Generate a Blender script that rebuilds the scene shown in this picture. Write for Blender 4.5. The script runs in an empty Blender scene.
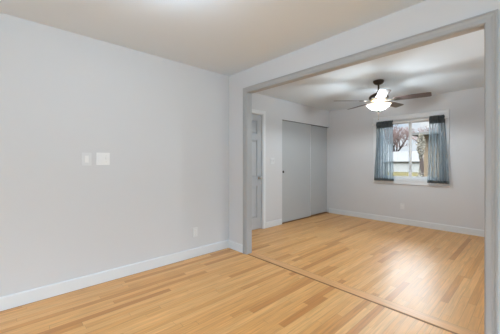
import bpy, bmesh, math, random
from mathutils import Vector, Matrix
random.seed(7)
sc = bpy.context.scene
COL = sc.collection

# ------------------------------------------------------------------ camera
cam_data = bpy.data.cameras.new('camera')
cam_data.sensor_width = 36.0
cam_data.lens = 264.0 / 500.0 * 36.0
cam_data.shift_y = -5.0 / 500.0
cam_data.clip_start = 0.02
cam_data.clip_end = 400
cam = bpy.data.objects.new('camera', cam_data)
COL.objects.link(cam)
cam.location = (0, 0, 1.215)
cam.rotation_euler = (math.pi / 2, 0, math.radians(47.29))
sc.camera = cam

# ------------------------------------------------------------------ colour management
sc.view_settings.view_transform = 'Standard'
sc.view_settings.look = 'None'
sc.view_settings.gamma = 1
sc.view_settings.use_curve_mapping = False
sc.view_settings.exposure = 0.18
sc.cycles.use_denoising = True
sc.cycles.max_bounces = 14
sc.cycles.diffuse_bounces = 8
sc.cycles.transparent_max_bounces = 16
sc.cycles.caustics_reflective = False

# ------------------------------------------------------------------ sky
world = bpy.data.worlds.new('sky')
sc.world = world
world.use_nodes = True
wt = world.node_tree
wt.nodes.clear()
def wn(t, **k):
    n = wt.nodes.new(t)
    for a, b in k.items(): setattr(n, a, b)
    return n
tc = wn('ShaderNodeTexCoord')
sep = wn('ShaderNodeSeparateXYZ')
wt.links.new(tc.outputs['Generated'], sep.inputs[0])
rmp = wn('ShaderNodeValToRGB')
rmp.color_ramp.elements[0].position = 0.0
rmp.color_ramp.elements[0].color = (0.66, 0.75, 0.84, 1)
rmp.color_ramp.elements[1].position = 1.0
rmp.color_ramp.elements[1].color = (0.62, 0.80, 1.0, 1)
e = rmp.color_ramp.elements.new(0.10); e.color = (0.46, 0.62, 0.82, 1)
e = rmp.color_ramp.elements.new(0.35); e.color = (0.80, 0.90, 1.0, 1)
wt.links.new(sep.outputs['Z'], rmp.inputs[0])
stg = wn('ShaderNodeMapRange')          # an overcast sky grows brighter overhead
stg.inputs['From Min'].default_value = 0.18
stg.inputs['From Max'].default_value = 0.42
stg.inputs['To Min'].default_value = 0.95
stg.inputs['To Max'].default_value = 14.0
wt.links.new(sep.outputs['Z'], stg.inputs['Value'])
cl = wn('ShaderNodeTexNoise')
cl.inputs['Scale'].default_value = 7.0
cl.inputs['Detail'].default_value = 5.0
wt.links.new(tc.outputs['Generated'], cl.inputs['Vector'])
cmix = wn('ShaderNodeMix', data_type='RGBA')
cr = wn('ShaderNodeMapRange')
cr.inputs['From Min'].default_value = 0.42
cr.inputs['From Max'].default_value = 0.62
wt.links.new(cl.outputs['Fac'], cr.inputs['Value'])
wt.links.new(cr.outputs[0], cmix.inputs['Factor'])
wt.links.new(rmp.outputs[0], cmix.inputs['A'])
cmix.inputs['B'].default_value = (0.86, 0.88, 0.92, 1)
bg = wn('ShaderNodeBackground')
wt.links.new(cmix.outputs['Result'], bg.inputs['Color'])
wt.links.new(stg.outputs[0], bg.inputs['Strength'])
wo = wn('ShaderNodeOutputWorld')
wt.links.new(bg.outputs[0], wo.inputs[0])

# ------------------------------------------------------------------ sun, daylight through the windows behind the camera, added far-room fill
def add_light(name, kind, loc, energy, color, rot=(0, 0, 0), size=None, size_y=None, radius=None):
    ld = bpy.data.lights.new(name, kind)
    ld.energy = energy
    ld.color = color
    if kind == 'AREA':
        ld.shape = 'RECTANGLE'; ld.size = size; ld.size_y = size_y
    if radius is not None:
        ld.shadow_soft_size = radius
    o = bpy.data.objects.new(name, ld)
    COL.objects.link(o)
    o.location = loc
    o.rotation_euler = rot
    return o
sun = add_light('sun', 'SUN', (-10, -10, 20), 1.6, (1.0, 0.93, 0.82), (math.radians(52), 0, math.radians(-28)))
sun.data.angle = math.radians(1.0)
# daylight entering by the picture window of the right wall and by the window of the back wall (both out of view)
add_light('daylight_right_window', 'AREA', (2.52, -0.55, 1.40), 51, (0.42, 0.79, 1.02), (0, math.radians(90), 0), 1.5, 2.7)
add_light('daylight_back_window', 'AREA', (-0.6, -2.86, 1.40), 30, (0.56, 0.80, 1.0), (math.radians(90), 0, 0), 1.9, 1.3)
add_light('side_fill_lamp', 'AREA', (0.52, 3.15, 1.42), 12, (0.66, 0.86, 1.0), (0, math.radians(90), 0), 1.2, 1.1)  # added fill lamp at an invented side window, brightens the far room

# ------------------------------------------------------------------ helpers
H = 2.435                     # ceiling height
XL = -2.966                   # near room, left wall
XF = -3.37                    # far room, left wall
YP, YPB = 2.33, 2.40          # partition front and back
YF = 5.70                     # far wall
XR, YB = 2.3, -2.65           # near room right wall, back wall
XFR = 0.30                    # far room right wall

def tag(o, label=None, cat=None, group=None, kind=None):
    if label: o['label'] = label
    if cat: o['category'] = cat
    if group: o['group'] = group
    if kind: o['kind'] = kind
    return o
def box(bm, a, b):
    x0, y0, z0 = [min(a[i], b[i]) for i in range(3)]
    x1, y1, z1 = [max(a[i], b[i]) for i in range(3)]
    v = [bm.verts.new(p) for p in ((x0,y0,z0),(x1,y0,z0),(x1,y1,z0),(x0,y1,z0),(x0,y0,z1),(x1,y0,z1),(x1,y1,z1),(x0,y1,z1))]
    for f in ((0,3,2,1),(4,5,6,7),(0,1,5,4),(1,2,6,5),(2,3,7,6),(3,0,4,7)):
        bm.faces.new([v[i] for i in f])
    return v
def obox(bm, M, sx, sy, sz):
    vs = box(bm, (-sx/2, -sy/2, -sz/2), (sx/2, sy/2, sz/2))
    for v in vs: v.co = M @ v.co
def lathe(bm, prof, cx=0, cy=0, n=36, axis='Z', closed=False):
    rings = []
    for r, z in prof:
        ring = []
        for i in range(n):
            a = 2*math.pi*i/n
            if axis == 'Z': p = (cx + r*math.cos(a), cy + r*math.sin(a), z)
            elif axis == 'X': p = (z, cx + r*math.cos(a), cy + r*math.sin(a))
            else: p = (cx + r*math.cos(a), z, cy + r*math.sin(a))
            ring.append(bm.verts.new(p))
        rings.append(ring)
    for a, b in zip(rings, rings[1:]):
        for i in range(n):
            j = (i+1) % n
            bm.faces.new((a[i], a[j], b[j], b[i]))
    if closed:            # a ring-shaped profile: join its last point to its first, no caps
        for i in range(n):
            j = (i+1) % n
            bm.faces.new((rings[-1][i], rings[-1][j], rings[0][j], rings[0][i]))
    else:
        if prof[0][0] > 1e-5: bm.faces.new(rings[0])
        if prof[-1][0] > 1e-5: bm.faces.new(rings[-1][::-1])
    bmesh.ops.remove_doubles(bm, verts=bm.verts, dist=1e-6)
def tube(bm, pts, r0, r1=None, n=8):
    r1 = r0 if r1 is None else r1
    pts = [Vector(p) for p in pts]
    rings = []
    for k, p in enumerate(pts):
        d = (pts[min(k+1, len(pts)-1)] - pts[max(k-1, 0)]).normalized()
        up = Vector((0, 0, 1)) if abs(d.z) < 0.9 else Vector((1, 0, 0))
        u = d.cross(up).normalized(); w = d.cross(u)
        r = r0 + (r1 - r0)*k/(len(pts)-1)
        rings.append([bm.verts.new(p + u*r*math.cos(2*math.pi*i/n) + w*r*math.sin(2*math.pi*i/n)) for i in range(n)])
    for a, b in zip(rings, rings[1:]):
        for i in range(n):
            j = (i+1) % n
            bm.faces.new((a[i], a[j], b[j], b[i]))
    bm.faces.new(rings[0][::-1]); bm.faces.new(rings[-1])
def new(): return bmesh.new()
def obj(name, bm, mat, parent=None, smooth=False, bevel=0, seg=2):
    bmesh.ops.recalc_face_normals(bm, faces=bm.faces)
    me = bpy.data.meshes.new(name)
    bm.to_mesh(me); bm.free()
    if mat: me.materials.append(mat)
    if smooth:
        for p in me.polygons: p.use_smooth = True
    o = bpy.data.objects.new(name, me)
    COL.objects.link(o)
    if parent:
        o.parent = parent
        o.matrix_parent_inverse = Matrix.Translation(-parent.location) if parent.type == 'EMPTY' and parent.parent is None and parent.rotation_euler.z == 0 else Matrix()
    if bevel:
        m = o.modifiers.new('bevel', 'BEVEL'); m.width = bevel; m.segments = seg; m.limit_method = 'ANGLE'
    return o
def thing(name, loc=(0, 0, 0)):
    o = bpy.data.objects.new(name, None)
    COL.objects.link(o); o.location = loc; o.empty_display_size = 0.1
    return o
def boxobj(name, a, b, mat, parent=None, bevel=0):
    bm = new(); box(bm, a, b)
    return obj(name, bm, mat, parent, bevel=bevel)

# ------------------------------------------------------------------ materials
def mat(name, color, rough=0.5, metal=0.0, noise=0.0, nscale=8.0, spec=0.5, bump=0.0, bscale=200.0, emis=None, estr=0):
    m = bpy.data.materials.new(name); m.use_nodes = True
    nt = m.node_tree; b = nt.nodes['Principled BSDF']
    b.inputs['Roughness'].default_value = rough
    b.inputs['Metallic'].default_value = metal
    b.inputs['Specular IOR Level'].default_value = spec
    t = nt.nodes.new('ShaderNodeTexCoord')
    n = nt.nodes.new('ShaderNodeTexNoise'); n.inputs['Scale'].default_value = nscale; n.inputs['Detail'].default_value = 4
    nt.links.new(t.outputs['Object'], n.inputs['Vector'])
    r = nt.nodes.new('ShaderNodeMapRange')
    r.inputs['To Min'].default_value = 1 - noise; r.inputs['To Max'].default_value = 1 + noise
    nt.links.new(n.outputs['Fac'], r.inputs['Value'])
    vm = nt.nodes.new('ShaderNodeVectorMath'); vm.operation = 'SCALE'
    vm.inputs[0].default_value = color[:3]
    nt.links.new(r.outputs[0], vm.inputs['Scale'])
    nt.links.new(vm.outputs[0], b.inputs['Base Color'])
    if bump:
        n2 = nt.nodes.new('ShaderNodeTexNoise'); n2.inputs['Scale'].default_value = bscale
        nt.links.new(t.outputs['Object'], n2.inputs['Vector'])
        bp = nt.nodes.new('ShaderNodeBump'); bp.inputs['Strength'].default_value = bump; bp.inputs['Distance'].default_value = 0.002
        nt.links.new(n2.outputs['Fac'], bp.inputs['Height']); nt.links.new(bp.outputs[0], b.inputs['Normal'])
    if emis:
        b.inputs['Emission Color'].default_value = (*emis, 1); b.inputs['Emission Strength'].default_value = estr
    return m

M = {}
M['wall'] = mat('wall_paint', (0.632, 0.645, 0.665), 0.75, noise=0.012, nscale=1.5, bump=0.15, bscale=160, spec=0.3)
M['ceiling'] = mat('ceiling_paint', (0.67, 0.745, 0.815), 0.9, noise=0.01, nscale=1.5, bump=0.2, bscale=120, spec=0.2)
M['trim'] = mat('white_trim_paint', (0.74, 0.76, 0.78), 0.4, noise=0.01)
M['casing'] = mat('grey_casing_paint', (0.385, 0.395, 0.405), 0.45, noise=0.015)
M['door'] = mat('grey_door_paint', (0.45, 0.475, 0.50), 0.45, noise=0.015)
M['closet'] = mat('blue_grey_closet_paint', (0.44, 0.465, 0.48), 0.5, noise=0.02, nscale=3)
M['seam'] = mat('dark_oak_seam', (0.25, 0.115, 0.042), 0.5)
M['baseboard'] = mat('baseboard_paint', (0.70, 0.73, 0.755), 0.5)
M['plate'] = mat('white_plastic', (0.69, 0.71, 0.73), 0.35)
M['plate_rocker'] = mat('bright_white_plastic', (0.85, 0.86, 0.87), 0.25)
M['slot'] = mat('slot_shadow', (0.05, 0.05, 0.05), 0.6)
M['bronze'] = mat('oil_rubbed_bronze', (0.035, 0.028, 0.02), 0.35, metal=0.6, noise=0.1)
M['brass'] = mat('antique_brass', (0.50, 0.36, 0.18), 0.3, metal=1.0, noise=0.05)
M['nickel'] = mat('satin_nickel', (0.6, 0.58, 0.55), 0.3, metal=1.0)
M['vinyl'] = mat('white_vinyl', (0.82, 0.84, 0.86), 0.35)
M['rod'] = mat('white_rod', (0.9, 0.9, 0.9), 0.2)

def wood_blade():
    m = mat('walnut_blade', (0.10, 0.06, 0.05), 0.42, spec=0.5)
    nt = m.node_tree; b = nt.nodes['Principled BSDF']
    t = nt.nodes.new('ShaderNodeTexCoord')
    mp = nt.nodes.new('ShaderNodeMapping'); mp.inputs['Scale'].default_value = (4, 60, 60)
    n = nt.nodes.new('ShaderNodeTexNoise'); n.inputs['Scale'].default_value = 1.5; n.inputs['Detail'].default_value = 5
    r = nt.nodes.new('ShaderNodeValToRGB')
    r.color_ramp.elements[0].color = (0.055, 0.036, 0.036, 1); r.color_ramp.elements[1].color = (0.115, 0.078, 0.078, 1)
    nt.links.new(t.outputs['Object'], mp.inputs[0]); nt.links.new(mp.outputs[0], n.inputs['Vector'])
    nt.links.new(n.outputs['Fac'], r.inputs[0]); nt.links.new(r.outputs[0], b.inputs['Base Color'])
    return m
M['blade'] = wood_blade()

def floor_mat(name, along='Y', wid=0.057, length=0.95, tint=None):
    m = bpy.data.materials.new(name); m.use_nodes = True
    nt = m.node_tree; b = nt.nodes['Principled BSDF']; L = nt.links.new
    def math_(op, a, bb=None, c=None):
        n = nt.nodes.new('ShaderNodeMath'); n.operation = op
        for i, v in enumerate((a, bb, c)):
            if v is None: continue
            if isinstance(v, (int, float)): n.inputs[i].default_value = v
            else: L(v, n.inputs[i])
        return n.outputs[0]
    t = nt.nodes.new('ShaderNodeTexCoord'); s = nt.nodes.new('ShaderNodeSeparateXYZ')
    L(t.outputs['Object'], s.inputs[0])
    X, Y = (s.outputs['X'], s.outputs['Y']) if along == 'Y' else (s.outputs['Y'], s.outputs['X'])
    u = math_('DIVIDE', X, wid); row = math_('FLOOR', u); fu = math_('FRACT', u)
    w1 = nt.nodes.new('ShaderNodeTexWhiteNoise'); w1.noise_dimensions = '1D'; L(row, w1.inputs['W'])
    ln = math_('MULTIPLY_ADD', w1.outputs['Value'], length*0.9, length*0.6)
    off = math_('MULTIPLY', w1.outputs['Value'], 37.3)
    v = math_('ADD', math_('DIVIDE', Y, ln), off); pl = math_('FLOOR', v); fv = math_('FRACT', v)
    cb = nt.nodes.new('ShaderNodeCombineXYZ'); L(row, cb.inputs[0]); L(pl, cb.inputs[1])
    w2 = nt.nodes.new('ShaderNodeTexWhiteNoise'); w2.noise_dimensions = '2D'; L(cb.outputs[0], w2.inputs['Vector'])
    # per board tone
    r = nt.nodes.new('ShaderNodeValToRGB')
    cols = [(0.0, (0.54, 0.222, 0.052)), (0.10, (0.63, 0.290, 0.076)), (0.20, (0.70, 0.350, 0.108)), (0.60, (0.735, 0.382, 0.125)), (1.0, (0.775, 0.435, 0.160))]
    r.color_ramp.elements[0].position = 0; r.color_ramp.elements[0].color = (*cols[0][1], 1)
    r.color_ramp.elements[1].position = 1; r.color_ramp.elements[1].color = (*cols[-1][1], 1)
    for p, c in cols[1:-1]:
        q = r.color_ramp.elements.new(p); q.color = (*c, 1)
    L(w2.outputs['Value'], r.inputs[0])
    # grain, shifted board by board
    gx = math_('MULTIPLY_ADD', w2.outputs['Value'], 50.0, math_('MULTIPLY', X, 60.0))
    gy = math_('MULTIPLY', Y, 3.0)
    gc = nt.nodes.new('ShaderNodeCombineXYZ'); L(gx, gc.inputs[0]); L(gy, gc.inputs[1])
    g = nt.nodes.new('ShaderNodeTexNoise'); g.inputs['Scale'].default_value = 1.0; g.inputs['Detail'].default_value = 6; g.inputs['Distortion'].default_value = 0.8
    L(gc.outputs[0], g.inputs['Vector'])
    gr = nt.nodes.new('ShaderNodeMapRange'); gr.inputs['From Min'].default_value = 0.25; gr.inputs['From Max'].default_value = 0.75
    gr.inputs['To Min'].default_value = 0.76; gr.inputs['To Max'].default_value = 1.16
    L(g.outputs['Fac'], gr.inputs['Value'])
    # board joints
    eu = math_('MINIMUM', fu, math_('SUBTRACT', 1.0, fu))
    ev = math_('MULTIPLY', math_('MINIMUM', fv, math_('SUBTRACT', 1.0, fv)), length/wid)
    ed = math_('MINIMUM', eu, ev)
    er = nt.nodes.new('ShaderNodeMapRange'); er.inputs['From Max'].default_value = 0.035
    er.inputs['To Min'].default_value = 0.62; er.inputs['To Max'].default_value = 1.0
    L(ed, er.inputs['Value'])
    k = math_('MULTIPLY', gr.outputs[0], er.outputs[0])
    vm = nt.nodes.new('ShaderNodeVectorMath'); vm.operation = 'SCALE'
    if tint: vm.inputs[0].default_value = (0.71, 0.375, 0.145)
    else: L(r.outputs[0], vm.inputs[0])
    L(k, vm.inputs['Scale'])
    L(vm.outputs[0], b.inputs['Base Color'])
    rr = math_('MULTIPLY_ADD', g.outputs['Fac'], 0.12, 0.30)
    L(rr, b.inputs['Roughness'])
    b.inputs['Specular IOR Level'].default_value = 0.75
    bp = nt.nodes.new('ShaderNodeBump'); bp.inputs['Strength'].default_value = 0.12; bp.inputs['Distance'].default_value = 0.001
    L(k, bp.inputs['Height']); L(bp.outputs[0], b.inputs['Normal'])
    return m
M['floor'] = floor_mat('oak_strip_floor')
M['threshold'] = floor_mat('oak_threshold', along='X', wid=0.5, length=30, tint=1.0)

def sheer(name, col, trans, dens=0.5):
    m = bpy.data.materials.new(name); m.use_nodes = True
    nt = m.node_tree; nt.nodes.clear(); L = nt.links.new
    o = nt.nodes.new('ShaderNodeOutputMaterial')
    d = nt.nodes.new('ShaderNodeBsdfDiffuse'); d.inputs[0].default_value = (*col, 1)
    tl = nt.nodes.new('ShaderNodeBsdfTranslucent'); tl.inputs[0].default_value = (*[min(1, c*1.25) for c in col], 1)
    tr = nt.nodes.new('ShaderNodeBsdfTransparent'); tr.inputs[0].default_value = (0.93, 0.97, 1.0, 1)
    m1 = nt.nodes.new('ShaderNodeMixShader'); m1.inputs[0].default_value = dens
    L(d.outputs[0], m1.inputs[1]); L(tl.outputs[0], m1.inputs[2])
    m2 = nt.nodes.new('ShaderNodeMixShader')
    t = nt.nodes.new('ShaderNodeTexCoord')
    w = nt.nodes.new('ShaderNodeTexWave'); w.wave_type = 'BANDS'; w.bands_direction = 'X'; w.inputs['Scale'].default_value = 6.5
    w.inputs['Distortion'].default_value = 3.0
    w.inputs['Detail'].default_value = 1.0
    w.inputs['Detail Scale'].default_value = 0.6
    L(t.outputs['Object'], w.inputs[0])
    r = nt.nodes.new('ShaderNodeMapRange'); r.inputs['To Min'].default_value = trans*0.35; r.inputs['To Max'].default_value = min(1, trans*1.9)
    L(w.outputs['Fac'], r.inputs['Value']); L(r.outputs[0], m2.inputs[0])
    L(m1.outputs[0], m2.inputs[1]); L(tr.outputs[0], m2.inputs[2]); L(m2.outputs[0], o.inputs[0])
    return m
M['sheer'] = sheer('sheer_blue_grey_voile', (0.27, 0.32, 0.35), 0.36, 0.72)
M['sheer_dense'] = sheer('gathered_blue_grey_voile', (0.13, 0.15, 0.16), 0.07, 0.35)

def glass():
    m = bpy.data.materials.new('window_glass'); m.use_nodes = True
    nt = m.node_tree; nt.nodes.clear(); L = nt.links.new
    o = nt.nodes.new('ShaderNodeOutputMaterial')
    tr = nt.nodes.new('ShaderNodeBsdfTransparent'); tr.inputs[0].default_value = (0.97, 0.985, 0.98, 1)
    g = nt.nodes.new('ShaderNodeBsdfGlossy'); g.inputs['Roughness'].default_value = 0.02
    f = nt.nodes.new('ShaderNodeFresnel'); f.inputs[0].default_value = 1.45
    mx = nt.nodes.new('ShaderNodeMixShader'); L(f.outputs[0], mx.inputs[0]); L(tr.outputs[0], mx.inputs[1]); L(g.outputs[0], mx.inputs[2])
    L(mx.outputs[0], o.inputs[0])
    return m
M['glass'] = glass()
def lit_glass(name, col, strength):
    return mat(name, (0.9, 0.88, 0.84), 0.3, emis=col, estr=strength)
M['bowl'] = lit_glass('frosted_lit_glass', (1.0, 0.96, 0.90), 1.2)
nt = M['bowl'].node_tree     # frosted glass lets about half of the bulbs' light through
_tr = nt.nodes.new('ShaderNodeBsdfTransparent'); _mx = nt.nodes.new('ShaderNodeMixShader'); _mx.inputs[0].default_value = 0.50
nt.links.new(nt.nodes['Principled BSDF'].outputs[0], _mx.inputs[1]); nt.links.new(_tr.outputs[0], _mx.inputs[2])
nt.links.new(_mx.outputs[0], nt.nodes['Material Output'].inputs[0])
M['lawn'] = mat('lawn', (0.055, 0.045, 0.022), 0.9, noise=0.35, nscale=0.6, spec=0.0)
M['siding'] = mat('white_siding', (0.20, 0.195, 0.185), 0.7, noise=0.03, spec=0.0)
M['shingle'] = mat('pale_shingles', (0.10, 0.095, 0.092), 0.9, noise=0.2, nscale=2, spec=0.0)
M['brick'] = mat('tan_brick', (0.14, 0.105, 0.072), 0.9, noise=0.2, nscale=6, spec=0.0)
M['eave'] = mat('grey_brown_eave', (0.09, 0.085, 0.08), 0.7, noise=0.1, spec=0.0)
M['bark'] = mat('tree_bark', (0.04, 0.03, 0.027), 0.95, noise=0.3, nscale=5, spec=0.0)
M['twigs'] = mat('bare_twigs', (0.15, 0.105, 0.095), 0.95, noise=0.2, nscale=2, spec=0.0)
M['foliage'] = mat('dry_foliage', (0.14, 0.125, 0.10), 0.95, noise=0.4, nscale=6, spec=0.0)
M['darkpane'] = mat('dark_pane', (0.10, 0.12, 0.14), 0.2)
M['concrete'] = mat('concrete', (0.06, 0.058, 0.055), 0.9, noise=0.1, spec=0.0)

# ------------------------------------------------------------------ room shell
def struct(name, bm, m, bevel=0):
    return tag(obj(name, bm, m, bevel=bevel), kind='structure')
bm = new(); box(bm, (XF-0.7, YB-0.2, -0.12), (XR+0.2, YF+0.16, 0)); struct('floor', bm, M['floor'])
bm = new(); box(bm, (XF-0.7, YB-0.2, H), (XR+0.2, YF+0.16, H+0.15)); struct('ceiling', bm, M['ceiling'])
# near room
bm = new(); box(bm, (XL-0.12, YB, 0), (XL, YP, H)); struct('wall_left', bm, M['wall'])
def holed_x(x0, x1, ya, yb, ha, hb, za, zb):      # wall in a plane of constant x with one window
    bm = new()
    box(bm, (x0, ya, 0), (x1, ha, H)); box(bm, (x0, hb, 0), (x1, yb, H))
    box(bm, (x0, ha, 0), (x1, hb, za)); box(bm, (x0, ha, zb), (x1, hb, H)); return bm
def holed_y(y0, y1, xa, xb, ha, hb, za, zb):
    bm = new()
    box(bm, (xa, y0, 0), (ha, y1, H)); box(bm, (hb, y0, 0), (xb, y1, H))
    box(bm, (ha, y0, 0), (hb, y1, za)); box(bm, (ha, y0, zb), (hb, y1, H)); return bm
struct('wall_right', holed_x(XR, XR+0.15, YB, YP, -1.9, 0.8, 0.65, 2.15), M['wall'])
struct('wall_back', holed_y(YB-0.15, YB, XL-0.12, XR+0.15, -1.55, 0.35, 0.75, 2.05), M['wall'])
# the wide cased opening: wall left of it, right of it and above
OX0, OX1, OZ = -2.572, -0.232, 2.125
bm = new()
box(bm, (XF-0.1, YP, 0), (OX0-0.015, YPB, H)); box(bm, (OX1+0.015, YP, 0), (XR+0.15, YPB, H))
box(bm, (OX0-0.015, YP, OZ+0.015), (OX1+0.015, YPB, H)); struct('wall_partition', bm, M['wall'])
# far room
WX0, WX1, WZ0, WZ1 = -2.235, -1.115, 0.868, 2.050
struct('wall_far', holed_y(YF, YF+0.15, XF-0.6, XFR+0.15, WX0, WX1, WZ0, WZ1), M['wall'])
struct('wall_far_right', holed_x(XFR, XFR+0.12, YPB, YF, 2.60, 3.70, 0.82, 2.02), M['wall'])
DY0, DY1, DZ = 2.70, 3.435, 2.085
CY0, CY1, CZ = 3.965, 5.70, 2.045
bm = new()
box(bm, (XF-0.12, YPB, 0), (XF, DY0, H)); box(bm, (XF-0.12, DY0, DZ), (XF, DY1, H))
box(bm, (XF-0.12, DY1, 0), (XF, CY0, H)); box(bm, (XF-0.12, CY0, CZ), (XF, CY1, H))
struct('wall_closet_side', bm, M['wall'])
bm = new(); box(bm, (XF-0.62, CY0-0.1, 0), (XF-0.56, CY1, H)); box(bm, (XF-0.56, CY0-0.1, 0), (XF-0.12, CY0, H)); box(bm, (XF-0.62, YPB, 0), (XF-0.56, CY0-0.1, H))
struct('wall_closet_back', bm, M['wall'])

# baseboards: flat board with a small rounded shoe
def bb(name, a, b, n, hgt=0.105, th=0.014, m='baseboard'):
    # a,b: xy ends along the wall face; n: xy normal into room
    bm = new()
    prof = [(0, 0), (th, 0), (th, hgt-0.010), (th-0.003, hgt-0.003), (th-0.008, hgt), (0, hgt)]
    A = [bm.verts.new((a[0]+n[0]*d, a[1]+n[1]*d, z)) for d, z in prof]
    B = [bm.verts.new((b[0]+n[0]*d, b[1]+n[1]*d, z)) for d, z in prof]
    k = len(prof)
    for i in range(k):
        j = (i+1) % k; bm.faces.new((A[i], A[j], B[j], B[i]))
    bm.faces.new(A[::-1]); bm.faces.new(B)
    return tag(obj(name, bm, M[m]), kind='structure')
CW = 0.068
bb('baseboard_left', (XL, YB), (XL, YP), (1, 0), 0.112)
bb('baseboard_partition_left', (XL, YP), (OX0-CW, YP), (0, -1))
bb('baseboard_partition_right', (OX1+CW, YP), (XR, YP), (0, -1))
bb('baseboard_right', (XR, YB), (XR, YP), (-1, 0))
bb('baseboard_back', (XL, YB), (XR, YB), (0, 1))
bb('baseboard_far', (XF, YF), (XFR, YF), (0, -1), 0.108)
bb('baseboard_far_right', (XFR, YPB), (XFR, YF), (-1, 0))
bb('baseboard_far_left', (XF, DY1+0.062), (XF, CY0-0.02), (1, 0), 0.108)

tag(boxobj('trim_9', (XL+0.014, YB+0.03, 0), (XL+0.018, YP-0.03, 0.0015), M['seam']), kind='structure')

# cased opening: jamb lining and casing with a backband on the near side
bm = new()
box(bm, (OX0-0.015, YP-0.002, 0), (OX0, YPB+0.002, OZ)); box(bm, (OX1, YP-0.002, 0), (OX1+0.015, YPB+0.002, OZ))
box(bm, (OX0-0.015, YP-0.002, OZ), (OX1+0.015, YPB+0.002, OZ+0.015)); 
tag(obj('trim_1', bm, M['casing']), kind='structure')
def casing_u(name, m, x0, x1, z1, y, n, w=CW, rev=0.004):
    """mitred casing around an opening lying in a plane of constant y; n = -1 toward the viewer"""
    prof = [(0, 0), (0, 0.010), (0.006, 0.014), (w*0.45, 0.015), (w*0.62, 0.019), (w-0.014, 0.020), (w-0.012, 0.026), (w-0.003, 0.026), (w, 0.022), (w, 0)]
    bm = new(); rings = []
    for (px, pz, sx, sz) in ((x0, 0, -1, 0), (x0, z1, -1, 1), (x1, z1, 1, 1), (x1, 0, 1, 0)):
        rings.append([bm.verts.new((px + sx*(d+rev), y + n*t, pz + sz*(d+rev) if sz else pz)) for d, t in prof])
    k = len(prof)
    for a, b in zip(rings, rings[1:]):
        for i in range(k):
            j = (i+1) % k; bm.faces.new((a[i], a[j], b[j], b[i]))
    bm.faces.new(rings[0]); bm.faces.new(rings[-1][::-1])
    return tag(obj(name, bm, m), kind='structure')
casing_u('trim_2', M['casing'], OX0, OX1, OZ, YP, -1, CW-0.004)
casing_u('trim_3', M['casing'], OX0, OX1, OZ, YPB, 1, CW-0.004)
# oak board laid across the opening
tag(boxobj('trim_4', (OX0-0.0, 2.345, 0.0), (OX1, 2.455, 0.0045), M['threshold'], bevel=0.002), kind='structure')
tag(boxobj('trim_5', (OX0, 2.329, 0.0), (OX1, 2.345, 0.0022), M['seam']), kind='structure')
tag(boxobj('trim_8', (OX0, 2.455, 0.0), (OX1, 2.460, 0.0022), M['seam']), kind='structure')

# ------------------------------------------------------------------ far-left panel door
door = thing('door_1', (XF, (DY0+DY1)/2, 0)); tag(door, kind='structure')
dx = XF - 0.028          # door face
def six_panel(parent, xf, y0, y1, z0, z1, m):
    bm = new()
    th = 0.035
    st, mid = 0.105, 0.10
    ym = (y0+y1)/2
    rails = [(z0, z0+0.20), (z0+0.78, z0+0.93), (z1-0.46, z1-0.35), (z1-0.115, z1)]
    box(bm, (xf-th, y0, z0), (xf, y0+st, z1)); box(bm, (xf-th, y1-st, z0), (xf, y1, z1))
    box(bm, (xf-th, ym-mid/2, z0), (xf, ym+mid/2, z1))
    for a, b in rails:
        box(bm, (xf-th, y0+st, a), (xf, ym-mid/2, b)); box(bm, (xf-th, ym+mid/2, a), (xf, y1-st, b))
    d = obj('leaf', bm, m, parent)
    for (a, b) in ((rails[0][1], rails[1][0]), (rails[1][1], rails[2][0]), (rails[2][1], rails[3][0])):
        for (p, q) in ((y0+st, ym-mid/2), (ym+mid/2, y1-st)):
            bm = new()
            xs = [(0.0, xf-0.014), (0.012, xf-0.014), (0.035, xf-0.003)]
            rings = []
            for ins, xx in xs:
                rings.append([bm.verts.new((xx, yy, zz)) for yy, zz in ((p+ins, a+ins), (q-ins, a+ins), (q-ins, b-ins), (p+ins, b-ins))])
            back = [bm.verts.new((xf-0.03, yy, zz)) for yy, zz in ((p, a), (q, a), (q, b), (p, b))]
            rings.insert(0, back)
            for r1, r2 in zip(rings, rings[1:]):
                for i in range(4):
                    j = (i+1) % 4; bm.faces.new((r1[i], r1[j], r2[j], r2[i]))
            bm.faces.new(rings[-1]); bm.faces.new(back[::-1])
            obj('raised_panel', bm, m, d)
    return d
leaf = six_panel(door, dx, DY0+0.018, DY1-0.018, 0.012, DZ-0.018, M['door'])
# knob on the latch side
bm = new(); lathe(bm, [(0.0, dx), (0.030, dx), (0.030, dx+0.006), (0.012, dx+0.010), (0.011, dx+0.032), (0.022, dx+0.040), (0.027, dx+0.052), (0.020, dx+0.064), (0, dx+0.067)], DY1-0.075, 0.93, 24, 'X')
tag(obj('door_knob', bm, M['nickel'], leaf, smooth=True), 'satin nickel round knob')
bm = new()
box(bm, (XF-0.12, DY0, 0), (XF, DY0+0.015, DZ)); box(bm, (XF-0.12, DY1-0.015, 0), (XF, DY1, DZ)); box(bm, (XF-0.12, DY0, DZ-0.015), (XF, DY1, DZ))
obj('jamb', bm, M['trim'], door)
def casing_x(name, m, y0, y1, z1, x, n, w, parent=None):
    prof = [(0, 0), (0, 0.009), (0.005, 0.012), (w*0.6, 0.014), (w-0.012, 0.016), (w-0.003, 0.017), (w, 0.014), (w, 0)]
    bm = new(); rings = []
    for (py, pz, sy, sz) in ((y0, 0, -1, 0), (y0, z1, -1, 1), (y1, z1, 1, 1), (y1, 0, 1, 0)):
        rings.append([bm.verts.new((x + n*t, py + sy*d, pz + sz*d if sz else pz)) for d, t in prof])
    k = len(prof)
    for a, b in zip(rings, rings[1:]):
        for i in range(k):
            j = (i+1) % k; bm.faces.new((a[i], a[j], b[j], b[i]))
    bm.faces.new(rings[0]); bm.faces.new(rings[-1][::-1])
    return obj(name, bm, m, parent)
casing_x('casing', M['trim'], DY0+0.005, DY1-0.005, DZ-0.005, XF, 1, 0.06, door)

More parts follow.
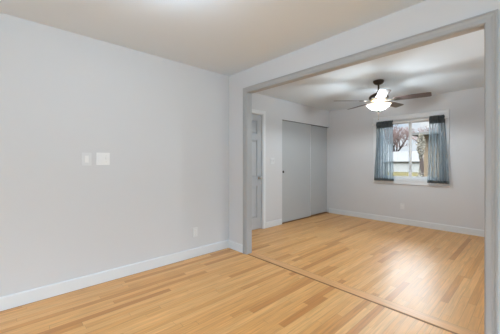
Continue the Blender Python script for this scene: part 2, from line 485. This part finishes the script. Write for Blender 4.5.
# ------------------------------------------------------------------ sliding closet doors
def sliding(name, y0, y1, xf, pull_y, label):
    t = thing(name, (xf, (y0+y1)/2, 0)); tag(t, kind='structure')
    l = boxobj('leaf', (xf-0.022, y0, 0.018), (xf, y1, CZ-0.006), M['closet'], t, bevel=0.002)
    if pull_y is None: return
    boxobj('edge_strip', (xf-0.022, y1, 0.018), (xf+0.004, y1+0.006, CZ-0.006), M['trim'], l)
    bm = new(); lathe(bm, [(0.0, xf+0.0005), (0.017, xf+0.0005), (0.023, xf+0.003), (0.025, xf+0.0035), (0.026, xf)], pull_y, 1.02, 24, 'X')
    tag(obj('finger_pull', bm, M['bronze'], l, smooth=True), label)
sliding('door_2', CY0+0.004, 4.95, XF-0.020, CY0+0.06, 'dark round recessed finger pull')
sliding('door_3', 4.90, CY1-0.003, XF-0.062, None, '')
tag(boxobj('trim_6', (XF-0.085, CY0, CZ-0.003), (XF-0.004, CY1, CZ+0.0), M['bronze']), kind='structure')
tag(boxobj('trim_7', (XF-0.085, CY0, 0.0), (XF-0.012, CY1, 0.006), M['seam']), kind='structure')

# ------------------------------------------------------------------ far window
win = thing('window_1', ((WX0+WX1)/2, YF, WZ0)); tag(win, kind='structure')
bm = new()    # picture-frame casing
w = 0.088
prof = [(0, 0), (0, 0.010), (0.006, 0.015), (w*0.5, 0.016), (w-0.016, 0.019), (w-0.012, 0.024), (w-0.003, 0.024), (w, 0.020), (w, 0)]
rings = []
for px, pz, sx, sz in ((WX0, WZ0, -1, -1), (WX1, WZ0, 1, -1), (WX1, WZ1, 1, 1), (WX0, WZ1, -1, 1)):
    rings.append([bm.verts.new((px+sx*d, YF-t, pz+sz*d)) for d, t in prof])
for a, b in zip(rings, rings[1:]+rings[:1]):
    for i in range(len(prof)):
        j = (i+1) % len(prof); bm.faces.new((a[i], a[j], b[j], b[i]))
obj('casing', bm, M['trim'], win)
def ring_y(bm, x0, x1, z0, z1, t, ya, yb):
    box(bm, (x0, ya, z0), (x0+t, yb, z1)); box(bm, (x1-t, ya, z0), (x1, yb, z1))
    box(bm, (x0+t, ya, z0), (x1-t, yb, z0+t)); box(bm, (x0+t, ya, z1-t), (x1-t, yb, z1))
bm = new(); ring_y(bm, WX0, WX1, WZ0, WZ1, 0.012, YF, YF+0.15); obj('window_jamb', bm, M['trim'], win)
bm = new(); ring_y(bm, WX0+0.012, WX1-0.012, WZ0+0.012, WZ1-0.012, 0.024, YF+0.055, YF+0.135); obj('window_frame', bm, M['vinyl'], win, bevel=0.003)
xm = -1.665; a0, a1 = WX0+0.042, WX1-0.042; b0, b1 = WZ0+0.034, WZ1-0.042
for (x0, x1, ya, yb) in ((a0, xm+0.028, YF+0.070, YF+0.093), (xm-0.028, a1, YF+0.097, YF+0.120)):
    bm = new(); ring_y(bm, x0, x1, b0, b1, 0.034, ya, yb)
    s = obj('sash', bm, M['vinyl'], win, bevel=0.003)
    boxobj('pane', (x0+0.03, (ya+yb)/2-0.002, b0+0.03), (x1-0.03, (ya+yb)/2+0.002, b1-0.03), M['glass'], s)
    if ya < YF+0.09:
        bm = new(); box(bm, (xm+0.0, ya-0.014, 1.07), (xm+0.016, ya, 1.15)); box(bm, (xm-0.010, ya-0.010, 1.09), (xm, ya, 1.12))
        tag(obj('latch', bm, M['nickel'], s, bevel=0.002), 'small grey latch')

# unseen near-room windows, and one added in the far room for fill light
def plain_window_x(name, x, ya, yb, za, zb, th=0.15):
    t = thing(name, (x, (ya+yb)/2, za)); tag(t, kind='structure')
    bm = new()
    for y0, y1, z0, z1 in ((ya, ya+0.05, za, zb), (yb-0.05, yb, za, zb), (ya+0.05, yb-0.05, za, za+0.05), (ya+0.05, yb-0.05, zb-0.05, zb), ((ya+yb)/2-0.02, (ya+yb)/2+0.02, za+0.05, zb-0.05)):
        box(bm, (x+0.06, y0, z0), (x+0.11, y1, z1))
    obj('window_frame', bm, M['vinyl'], t)
plain_window_x('window_2', XR, -1.9, 0.8, 0.65, 2.15)
plain_window_x('added_side_window', XFR, 2.60, 3.70, 0.82, 2.02)  # window added to go with the far-room fill lamp
t = thing('window_3', (-0.6, YB, 0.75)); tag(t, kind='structure')
bm = new(); ring_y(bm, -1.55, 0.35, 0.75, 2.05, 0.05, YB-0.11, YB-0.06); box(bm, (-0.62, YB-0.11, 0.80), (-0.58, YB-0.06, 2.0))
obj('window_frame', bm, M['vinyl'], t)

# ------------------------------------------------------------------ curtains and rod
rod_y, rod_z = 5.625, 1.985
rod = thing('curtain_rod', (-1.68, rod_y, rod_z))
tag(rod, 'thin white curtain rod across the top of the window', 'curtain rod')
bm = new(); tube(bm, [(-2.30, rod_y, rod_z), (-1.70, rod_y, rod_z), (-1.06, rod_y, rod_z)], 0.015, n=16); obj('rod_tube', bm, M['rod'], rod, smooth=True)
for x in (-2.285, -1.075):
    bm = new(); box(bm, (x-0.006, rod_y-0.004, rod_z-0.004), (x+0.006, YF-0.028, rod_z+0.004)); box(bm, (x-0.01, YF-0.029, rod_z-0.02), (x+0.01, YF-0.0255, rod_z+0.02))
    obj('bracket', bm, M['rod'], rod)
for x, s in ((-2.30, -1), (-1.06, 1)):
    bm = new(); lathe(bm, [(0.0, x), (0.016, x), (0.018, x+s*0.012), (0.010, x+s*0.022), (0.0, x+s*0.024)], rod_y, rod_z, 16, 'X'); obj('end_cap', bm, M['rod'], rod, smooth=True)

def curtain(label, xt0, xt1, xb0, xb1, folds, seed):
    rnd = random.Random(seed)
    t = thing('curtain', ((xt0+xt1)/2, rod_y, 0.84)); tag(t, label, 'curtain', 'pair of sheer curtains on the window')
    ph = [rnd.uniform(0, 6.28) for _ in range(4)]
    z_top, z_hd, z_hem, z_bot = 2.040, 1.905, 0.885, 0.838
    def P(u, z):
        k = (z_top - z)/(z_top - z_bot)
        e = k**0.8
        x = (xt0 + (xb0-xt0)*e)*(1-u) + (xt1 + (xb1-xt1)*e)*u
        uu = u + 0.020*math.sin(2*math.pi*u*2.3 + ph[1])
        amp = 0.010 + 0.026*k
        y = rod_y - 0.004 + amp*math.sin(2*math.pi*folds*uu + ph[0]) + 0.010*k*math.sin(2*math.pi*folds*0.5*uu + ph[2])
        x += 0.006*k*math.sin(2*math.pi*folds*uu*2 + ph[3]) + 0.016*k*math.sin(2*math.pi*folds*uu + ph[2])
        return x, y
    def sheet(name, za, zb, m, nz, off=0.0, sc_=1.0, puff=0.0, parent=t):
        bm = new(); nu = folds*18
        for side in ((off,) if not off else (off, -off)):
            g = []
            for i in range(nz+1):
                z = za + (zb-za)*i/nz; row = []
                for j in range(nu+1):
                    u = j/nu; x, y = P(u, z)
                    if puff:
                        q = math.sin(2*math.pi*folds*2*u + ph[1])
                        y += puff*q*0.5
                        # a rod pocket swells around the rod, a ruffle stands above
                        y += (1 if side > 0 else -1)*max(0, 0.026 - abs(z-rod_z)*0.5)
                    y = rod_y + (y-rod_y)*sc_ + side
                    row.append(bm.verts.new((x, y, z + (0.006*math.sin(2*math.pi*folds*u*2+ph[2]) if (i == nz and puff) else 0))))
                g.append(row)
            for i in range(nz):
                for j in range(nu): bm.faces.new((g[i][j], g[i][j+1], g[i+1][j+1], g[i+1][j]))
        me_o = obj(name, bm, m, parent, smooth=True)
        return me_o
    sheet('panel', z_hem, z_hd, M['sheer'], 26)
    tag(sheet('gathered_header', z_hd, z_top, M['sheer_dense'], 10, 0.004, 1.0, 0.012), 'dark doubled header gathered on the rod')
    tag(sheet('hem', z_bot, z_hem, M['sheer_dense'], 3, 0.002), 'darker doubled hem')
    return t
curtain('sheer blue grey curtain hanging at the left side of the window', -2.235, -1.925, -2.285, -1.930, 7, 3)
curtain('sheer blue grey curtain hanging at the right side of the window', -1.305, -1.085, -1.340, -1.010, 6, 11)

# ------------------------------------------------------------------ ceiling fan
FX, FY, FZ = -1.604, 4.106, 2.134
fan = thing('ceiling_fan', (FX, FY, H)); tag(fan, 'five blade ceiling fan with dark bronze housing and lit white glass bowl', 'ceiling fan')
def fl(name, prof, m, n=40, label=None, parent=fan):
    bm = new(); lathe(bm, prof, FX, FY, n, closed=name in ('glass_bowl', 'bowl_rim')); o = obj(name, bm, m, parent, smooth=True)
    if label: o['label'] = label
    return o
fl('canopy', [(0.0, H), (0.074, H), (0.076, H-0.012), (0.070, H-0.032), (0.050, H-0.052), (0.022, H-0.062), (0, H-0.062)], M['bronze'])
fl('downrod', [(0.0125, H-0.05), (0.0125, 2.27)], M['bronze'], 16)
fl('motor_housing', [(0, 2.275), (0.024, 2.275), (0.030, 2.255), (0.075, 2.240), (0.118, 2.215), (0.135, 2.190), (0.135, 2.165), (0.120, 2.150), (0, 2.150)], M['bronze'])
fl('motor_band', [(0.100, 2.151), (0.112, 2.148), (0.116, 2.140), (0.106, 2.130), (0.060, 2.120), (0.0, 2.118)], M['brass'], label='antique brass band under the housing')
fl('switch_cup', [(0.034, 2.118), (0.034, 2.112), (0.028, 2.106), (0.0, 2.106)], M['brass'])
bowl = fl('glass_bowl', [(0.170, 2.086), (0.174, 2.082), (0.166, 2.070), (0.146, 2.050), (0.122, 2.028), (0.094, 2.010), (0.055, 1.997), (0.0, 1.992), (0.0, 1.998), (0.054, 2.003), (0.091, 2.016), (0.117, 2.035), (0.140, 2.054), (0.160, 2.073), (0.164, 2.085)], M['bowl'], 48, 'lit white frosted glass bowl')
fl('finial', [(0, 1.994), (0.014, 1.992), (0.018, 1.984), (0.011, 1.974), (0.0, 1.968)], M['bronze'], 16)
fl('bowl_rim', [(0.164, 2.082), (0.168, 2.087), (0.174, 2.087), (0.178, 2.083), (0.175, 2.076)], M['brass'], 48, 'brass rim of the glass bowl')
# fitter arms that carry the bowl
for k in range(3):
    a = math.radians(30+120*k)
    bm = new(); tube(bm, [(FX+0.03*math.cos(a), FY+0.03*math.sin(a), 2.110), (FX+0.168*math.cos(a), FY+0.168*math.sin(a), 2.085)], 0.004); obj('fitter_arm', bm, M['brass'], fan, smooth=True)
bm = new()
tube(bm, [(FX, FY, 1.970), (FX+0.001, FY, 1.90), (FX, FY, 1.862)], 0.0014, n=6)
lathe(bm, [(0, 1.862), (0.004, 1.858), (0.0045, 1.848), (0, 1.840)], FX, FY, 10)
obj('pull_chain', bm, M['brass'], fan, smooth=True)
R0 = 0.657
for k in range(5):
    a = math.radians(10.336) + k*2*math.pi/5
    Mx = Matrix.Translation((FX, FY, FZ)) @ Matrix.Rotation(a, 4, 'Z') @ Matrix.Rotation(math.radians(-12), 4, 'X')
    # blade outline, rounded tip, slightly tapered to the root
    out = []
    pts = [(0.205, 0.050), (0.225, 0.058), (0.45, 0.066), (R0-0.03, 0.069), (R0-0.010, 0.064), (R0, 0.050)]
    out = [(x, y) for x, y in pts] + [(x, -y) for x, y in reversed(pts)]
    bm = new()
    top = [bm.verts.new(Mx @ Vector((x, y, 0.003))) for x, y in out]; bot = [bm.verts.new(Mx @ Vector((x, y, -0.003))) for x, y in out]
    bm.faces.new(top); bm.faces.new(bot[::-1])
    for i in range(len(out)):
        j = (i+1) % len(out); bm.faces.new((top[i], bot[i], bot[j], top[j]))
    bl = obj('blade', bm, M['blade'], fan)
    bm = new()
    ol = [(0.105, 0.018), (0.16, 0.012), (0.20, 0.020), (0.225, 0.040), (0.250, 0.044), (0.275, 0.030), (0.285, 0.0)]
    ol = ol + [(x, -y) for x, y in reversed(ol[:-1])]
    top = [bm.verts.new(Mx @ Vector((x, y, -0.003))) for x, y in ol]; bot = [bm.verts.new(Mx @ Vector((x, y, -0.009))) for x, y in ol]
    bm.faces.new(top); bm.faces.new(bot[::-1])
    for i in range(len(ol)):
        j = (i+1) % len(ol); bm.faces.new((top[i], bot[i], bot[j], top[j]))
    tag(obj('blade_bracket', bm, M['bronze'], bl), 'dark bronze blade bracket')
add_light('fan_bulb', 'POINT', (FX, FY, 2.062), 36, (0.86, 0.95, 1.0), radius=0.04)
sp = add_light('fan_down_fill', 'SPOT', (FX, FY, 2.062), 150, (0.86, 0.95, 1.0), radius=0.04)  # added spot fill inside the bowl, brightens the far floor and closet
sp.data.spot_size = math.radians(172); sp.data.spot_blend = 0.25

# ------------------------------------------------------------------ near room ceiling light (just above the frame)
GX, GY = -1.50, 0.70
cl_ = thing('ceiling_light', (GX, GY, H)); tag(cl_, 'round flush white glass ceiling light of the near room', 'ceiling light')
bm = new(); lathe(bm, [(0, H), (0.15, H), (0.155, H-0.02), (0.14, H-0.03), (0, H-0.03)], GX, GY, 36); obj('base', bm, M['nickel'], cl_, smooth=True)
bm = new(); lathe(bm, [(0.14, H-0.03), (0.13, H-0.06), (0.09, H-0.085), (0.04, H-0.097), (0, H-0.10)], GX, GY, 36)
obj('glass_shade', bm, lit_glass('opal_lit_glass', (1.0, 0.94, 0.86), 2.0), cl_, smooth=True)
add_light('ceiling_bulb', 'POINT', (GX, GY, H-0.20), 13, (0.72, 0.85, 0.97), radius=0.12)

# ------------------------------------------------------------------ switches and outlets
def plate_obj(name, label, cat, origin, U, N, wdt, hgt, items, group=None, pm='plate'):
    """origin: plate centre on the wall face; U: horizontal unit on the wall; N: normal into the room"""
    U, N, Z = Vector(U), Vector(N), Vector((0, 0, 1)); O = Vector(origin)
    t = thing(name, origin); tag(t, label, cat, group)
    B = Matrix((U.to_4d()*1, N.to_4d(), Z.to_4d(), (0, 0, 0, 1))).transposed()
    for i in range(3): B[3][i] = 0
    B = Matrix.Translation(O) @ Matrix(((U.x, N.x, 0), (U.y, N.y, 0), (U.z, N.z, 1))).to_4x4()
    def pb(nm, u, z, w, h, n0, n1, m, parent, bev=0.001):
        bm = new(); vs = box(bm, (u-w/2, n0, z-h/2), (u+w/2, n1, z+h/2))
        for v in vs: v.co = B @ v.co
        return obj(nm, bm, m, parent, bevel=bev)
    pl = pb('cover_plate', 0, 0, wdt, hgt, 0, 0.006, M[pm], t, 0.002)
    for (kind, u) in items:
        if kind == 'rocker':
            pb('rocker', u, 0, 0.033, 0.067, 0.005, 0.010, M['plate_rocker'], t)
        elif kind == 'toggle':
            pb('toggle', u, 0.004, 0.009, 0.022, 0.005, 0.018, M['plate_rocker'], t)
            for z in (0.03, -0.03): pb('screw', u, z, 0.005, 0.005, 0.0055, 0.0068, M['nickel'], t, 0)
        elif kind == 'outlet':
            for z in (0.020, -0.020):
                f = pb('receptacle', u, z, 0.033, 0.028, 0.005, 0.0085, M['plate_rocker'], t)
                for du in (-0.007, 0.007): pb('slot', u+du, z+0.003, 0.0025, 0.009, 0.0084, 0.0088, M['slot'], f, 0)
                pb('slot', u, z-0.008, 0.004, 0.004, 0.0084, 0.0088, M['slot'], f, 0)
            pb('screw', u, 0, 0.005, 0.005, 0.0055, 0.0068, M['nickel'], t, 0)
    return t
plate_obj('light_switch', 'single white rocker switch on the left wall, the farther from the opening', 'light switch', (XL, 0.574, 1.243), (0, 1, 0), (1, 0, 0), 0.082, 0.125, [('rocker', 0)])
plate_obj('light_switch', 'double white switch plate with two levers on the left wall', 'light switch', (XL, 0.718, 1.247), (0, 1, 0), (1, 0, 0), 0.122, 0.125, [('rocker', -0.027), ('toggle', 0.027)], pm='plate_rocker')
plate_obj('wall_outlet', 'white electrical outlet low on the left wall near the corner', 'outlet', (XL, 1.778, 0.315), (0, 1, 0), (1, 0, 0), 0.074, 0.118, [('outlet', 0)])
plate_obj('light_switch', 'white switch plate between the panel door and the sliding closet doors', 'light switch', (XF, 3.68, 1.235), (0, 1, 0), (1, 0, 0), 0.115, 0.120, [('toggle', -0.025), ('toggle', 0.025)])
plate_obj('wall_outlet', 'white electrical outlet on the far wall under the window', 'outlet', (-1.775, YF, 0.345), (1, 0, 0), (0, -1, 0), 0.072, 0.115, [('outlet', 0)])

# ------------------------------------------------------------------ outside
GZ = -0.50
bm = new(); box(bm, (-130, YF+0.6, GZ-0.2), (110, 160, GZ)); tag(obj('lawn', bm, M['lawn']), kind='structure')

# white neighbour house across the street
def house(x0, x1, y0, y1, zw, zr, label, mwall, wins):
    t = thing('neighbour_house', ((x0+x1)/2, (y0+y1)/2, GZ)); tag(t, label, 'house')
    bm = new(); box(bm, (x0, y0, GZ), (x1, y1, zw)); wl = obj('walls', bm, mwall, t)
    xm_, ym_ = (x0+x1)/2, (y0+y1)/2
    bm = new()
    o_ = 0.5
    a = [bm.verts.new(p) for p in ((x0-o_, y0-o_, zw), (x1+o_, y0-o_, zw), (x1+o_, y1+o_, zw), (x0-o_, y1+o_, zw))]
    r = [bm.verts.new(p) for p in ((x0+2.5, ym_, zr), (x1-2.5, ym_, zr))]
    bm.faces.new((a[0], a[1], r[1], r[0])); bm.faces.new((a[2], a[3], r[0], r[1])); bm.faces.new((a[1], a[2], r[1])); bm.faces.new((a[3], a[0], r[0])); bm.faces.new(a[::-1])
    obj('roof', bm, M['shingle'], t)
    for wx, ww, wz0, wz1 in wins:
        f = boxobj('house_window', (wx-ww/2-0.08, y0-0.06, wz0-0.08), (wx+ww/2+0.08, y0, wz1+0.08), M['vinyl'], t)
        boxobj('dark_glass', (wx-ww/2, y0-0.07, wz0), (wx+ww/2, y0-0.06, wz1), M['darkpane'], f)
    return t
house(-22.5, -8.5, 50, 58, 1.3, 3.2, 'low white house with a pale roof seen across the lawn', M['siding'], [(-19.5, 1.4, 0.0, 0.7), (-10.2, 1.4, 0.0, 0.7)])
# tan brick wing with an eave, right side of the view
wg = thing('brick_wing', (-2.2, 13, GZ)); tag(wg, 'tan brick house corner with a dark overhanging eave right of the lawn', 'house')
bm = new(); box(bm, (-3.63, 14.6, GZ), (2.5, 18, 2.46)); obj('walls', bm, M['brick'], wg)
bm = new(); box(bm, (-3.95, 13.9, 2.46), (3.2, 18.6, 2.58)); obj('eave', bm, M['eave'], wg)
bm = new()
a = [bm.verts.new(p) for p in ((-3.95, 13.9, 2.58), (3.2, 13.9, 2.58), (3.2, 18.6, 2.58), (-3.95, 18.6, 2.58))]
r = [bm.verts.new(p) for p in ((-1.9, 16.2, 2.85), (1.0, 16.2, 2.85))]
bm.faces.new((a[0], a[1], r[1], r[0])); bm.faces.new((a[2], a[3], r[0], r[1])); bm.faces.new((a[1], a[2], r[1])); bm.faces.new((a[3], a[0], r[0])); bm.faces.new(a[::-1])
obj('roof', bm, M['shingle'], wg)

# bare trees
def tree(loc, hgt, rad, label, seed, depth=6, lean=(0, 0), spread=0.55, m_br='bark', first=0.28):
    rnd = random.Random(seed)
    t = thing('bare_tree', loc); tag(t, label, 'tree', 'bare trees beyond the window')
    tr, tw = new(), new()
    def grow(p, d, ln, r, lv):
        n = 3; pts = [p]; q = p.copy(); dd = d.copy()
        for i in range(n):
            dd = (dd + Vector((rnd.uniform(-1, 1), rnd.uniform(-1, 1), rnd.uniform(-0.3, 0.6)))*0.14).normalized()
            q = q + dd*ln/n; pts.append(q.copy())
        tube(tr if lv >= depth-2 else tw, pts, r, r*0.62, 7 if lv > depth-2 else 4)
        if lv == 0: return
        kids = 3 if lv < depth else 4
        for c in range(kids):
            az = rnd.uniform(0, 6.28); el = rnd.uniform(0.35, 0.95)*spread*1.5
            ax = dd.orthogonal().normalized(); ax.rotate(Matrix.Rotation(az, 3, dd))
            nd = (dd*math.cos(el) + ax*math.sin(el)).normalized()
            st = pts[-1] if c < 2 else pts[rnd.randint(1, 3)]
            grow(st, nd, ln*rnd.uniform(0.62, 0.82), r*0.62, lv-1)
    grow(Vector((loc[0], loc[1], loc[2])), Vector((lean[0], lean[1], 1)).normalized(), hgt*first, rad, depth)
    obj('trunk', tr, M['bark'], t, smooth=True)
    obj('twigs', tw, M['twigs'], t)
    return t
tree((-6.3, 14.5, GZ-0.05), 7.5, 0.17, 'large bare brown tree with spreading branches on the lawn', 4, 7, lean=(0.22, 0), spread=0.70, first=0.24)
tree((-20.3, 60.0, GZ-0.05), 11.0, 0.34, 'distant bare tree behind the white house, left one', 9, 7)
tree((-16.0, 64.0, GZ-0.05), 11.0, 0.34, 'distant bare tree behind the white house, right one', 15, 7)

# shaggy pale tree trunk beside the brick wing
st_ = thing('shaggy_tree', (-3.33, 13.0, GZ-0.05)); tag(st_, 'pale shaggy tree growing in front of the brick house corner', 'tree')
rnd = random.Random(5)
bm = new(); tube(bm, [(-3.33, 13.0, GZ-0.05), (-3.30, 13.0, 1.0), (-3.36, 13.05, 2.3)], 0.10, 0.05, 10); obj('trunk', bm, M['bark'], st_, smooth=True)
bm = new()
for i in range(1500):
    z = rnd.uniform(GZ+0.5, 2.4); rr = 0.14*(0.7+0.5*math.sin(z*4.1))*rnd.uniform(0.2, 1)
    a = rnd.uniform(0, 6.28); c = Vector((-3.33+rr*math.cos(a), 13.0+rr*math.sin(a), z)); s = rnd.uniform(0.03, 0.07)
    d1 = Vector((rnd.gauss(0, 1), rnd.gauss(0, 1), rnd.gauss(0, 1))).normalized(); d2 = d1.orthogonal().normalized()
    vs = [bm.verts.new(c+d1*s), bm.verts.new(c+d2*s*0.5), bm.verts.new(c-d1*s), bm.verts.new(c-d2*s*0.5)]
    bm.faces.new(vs)
obj('foliage', bm, M['foliage'], st_)
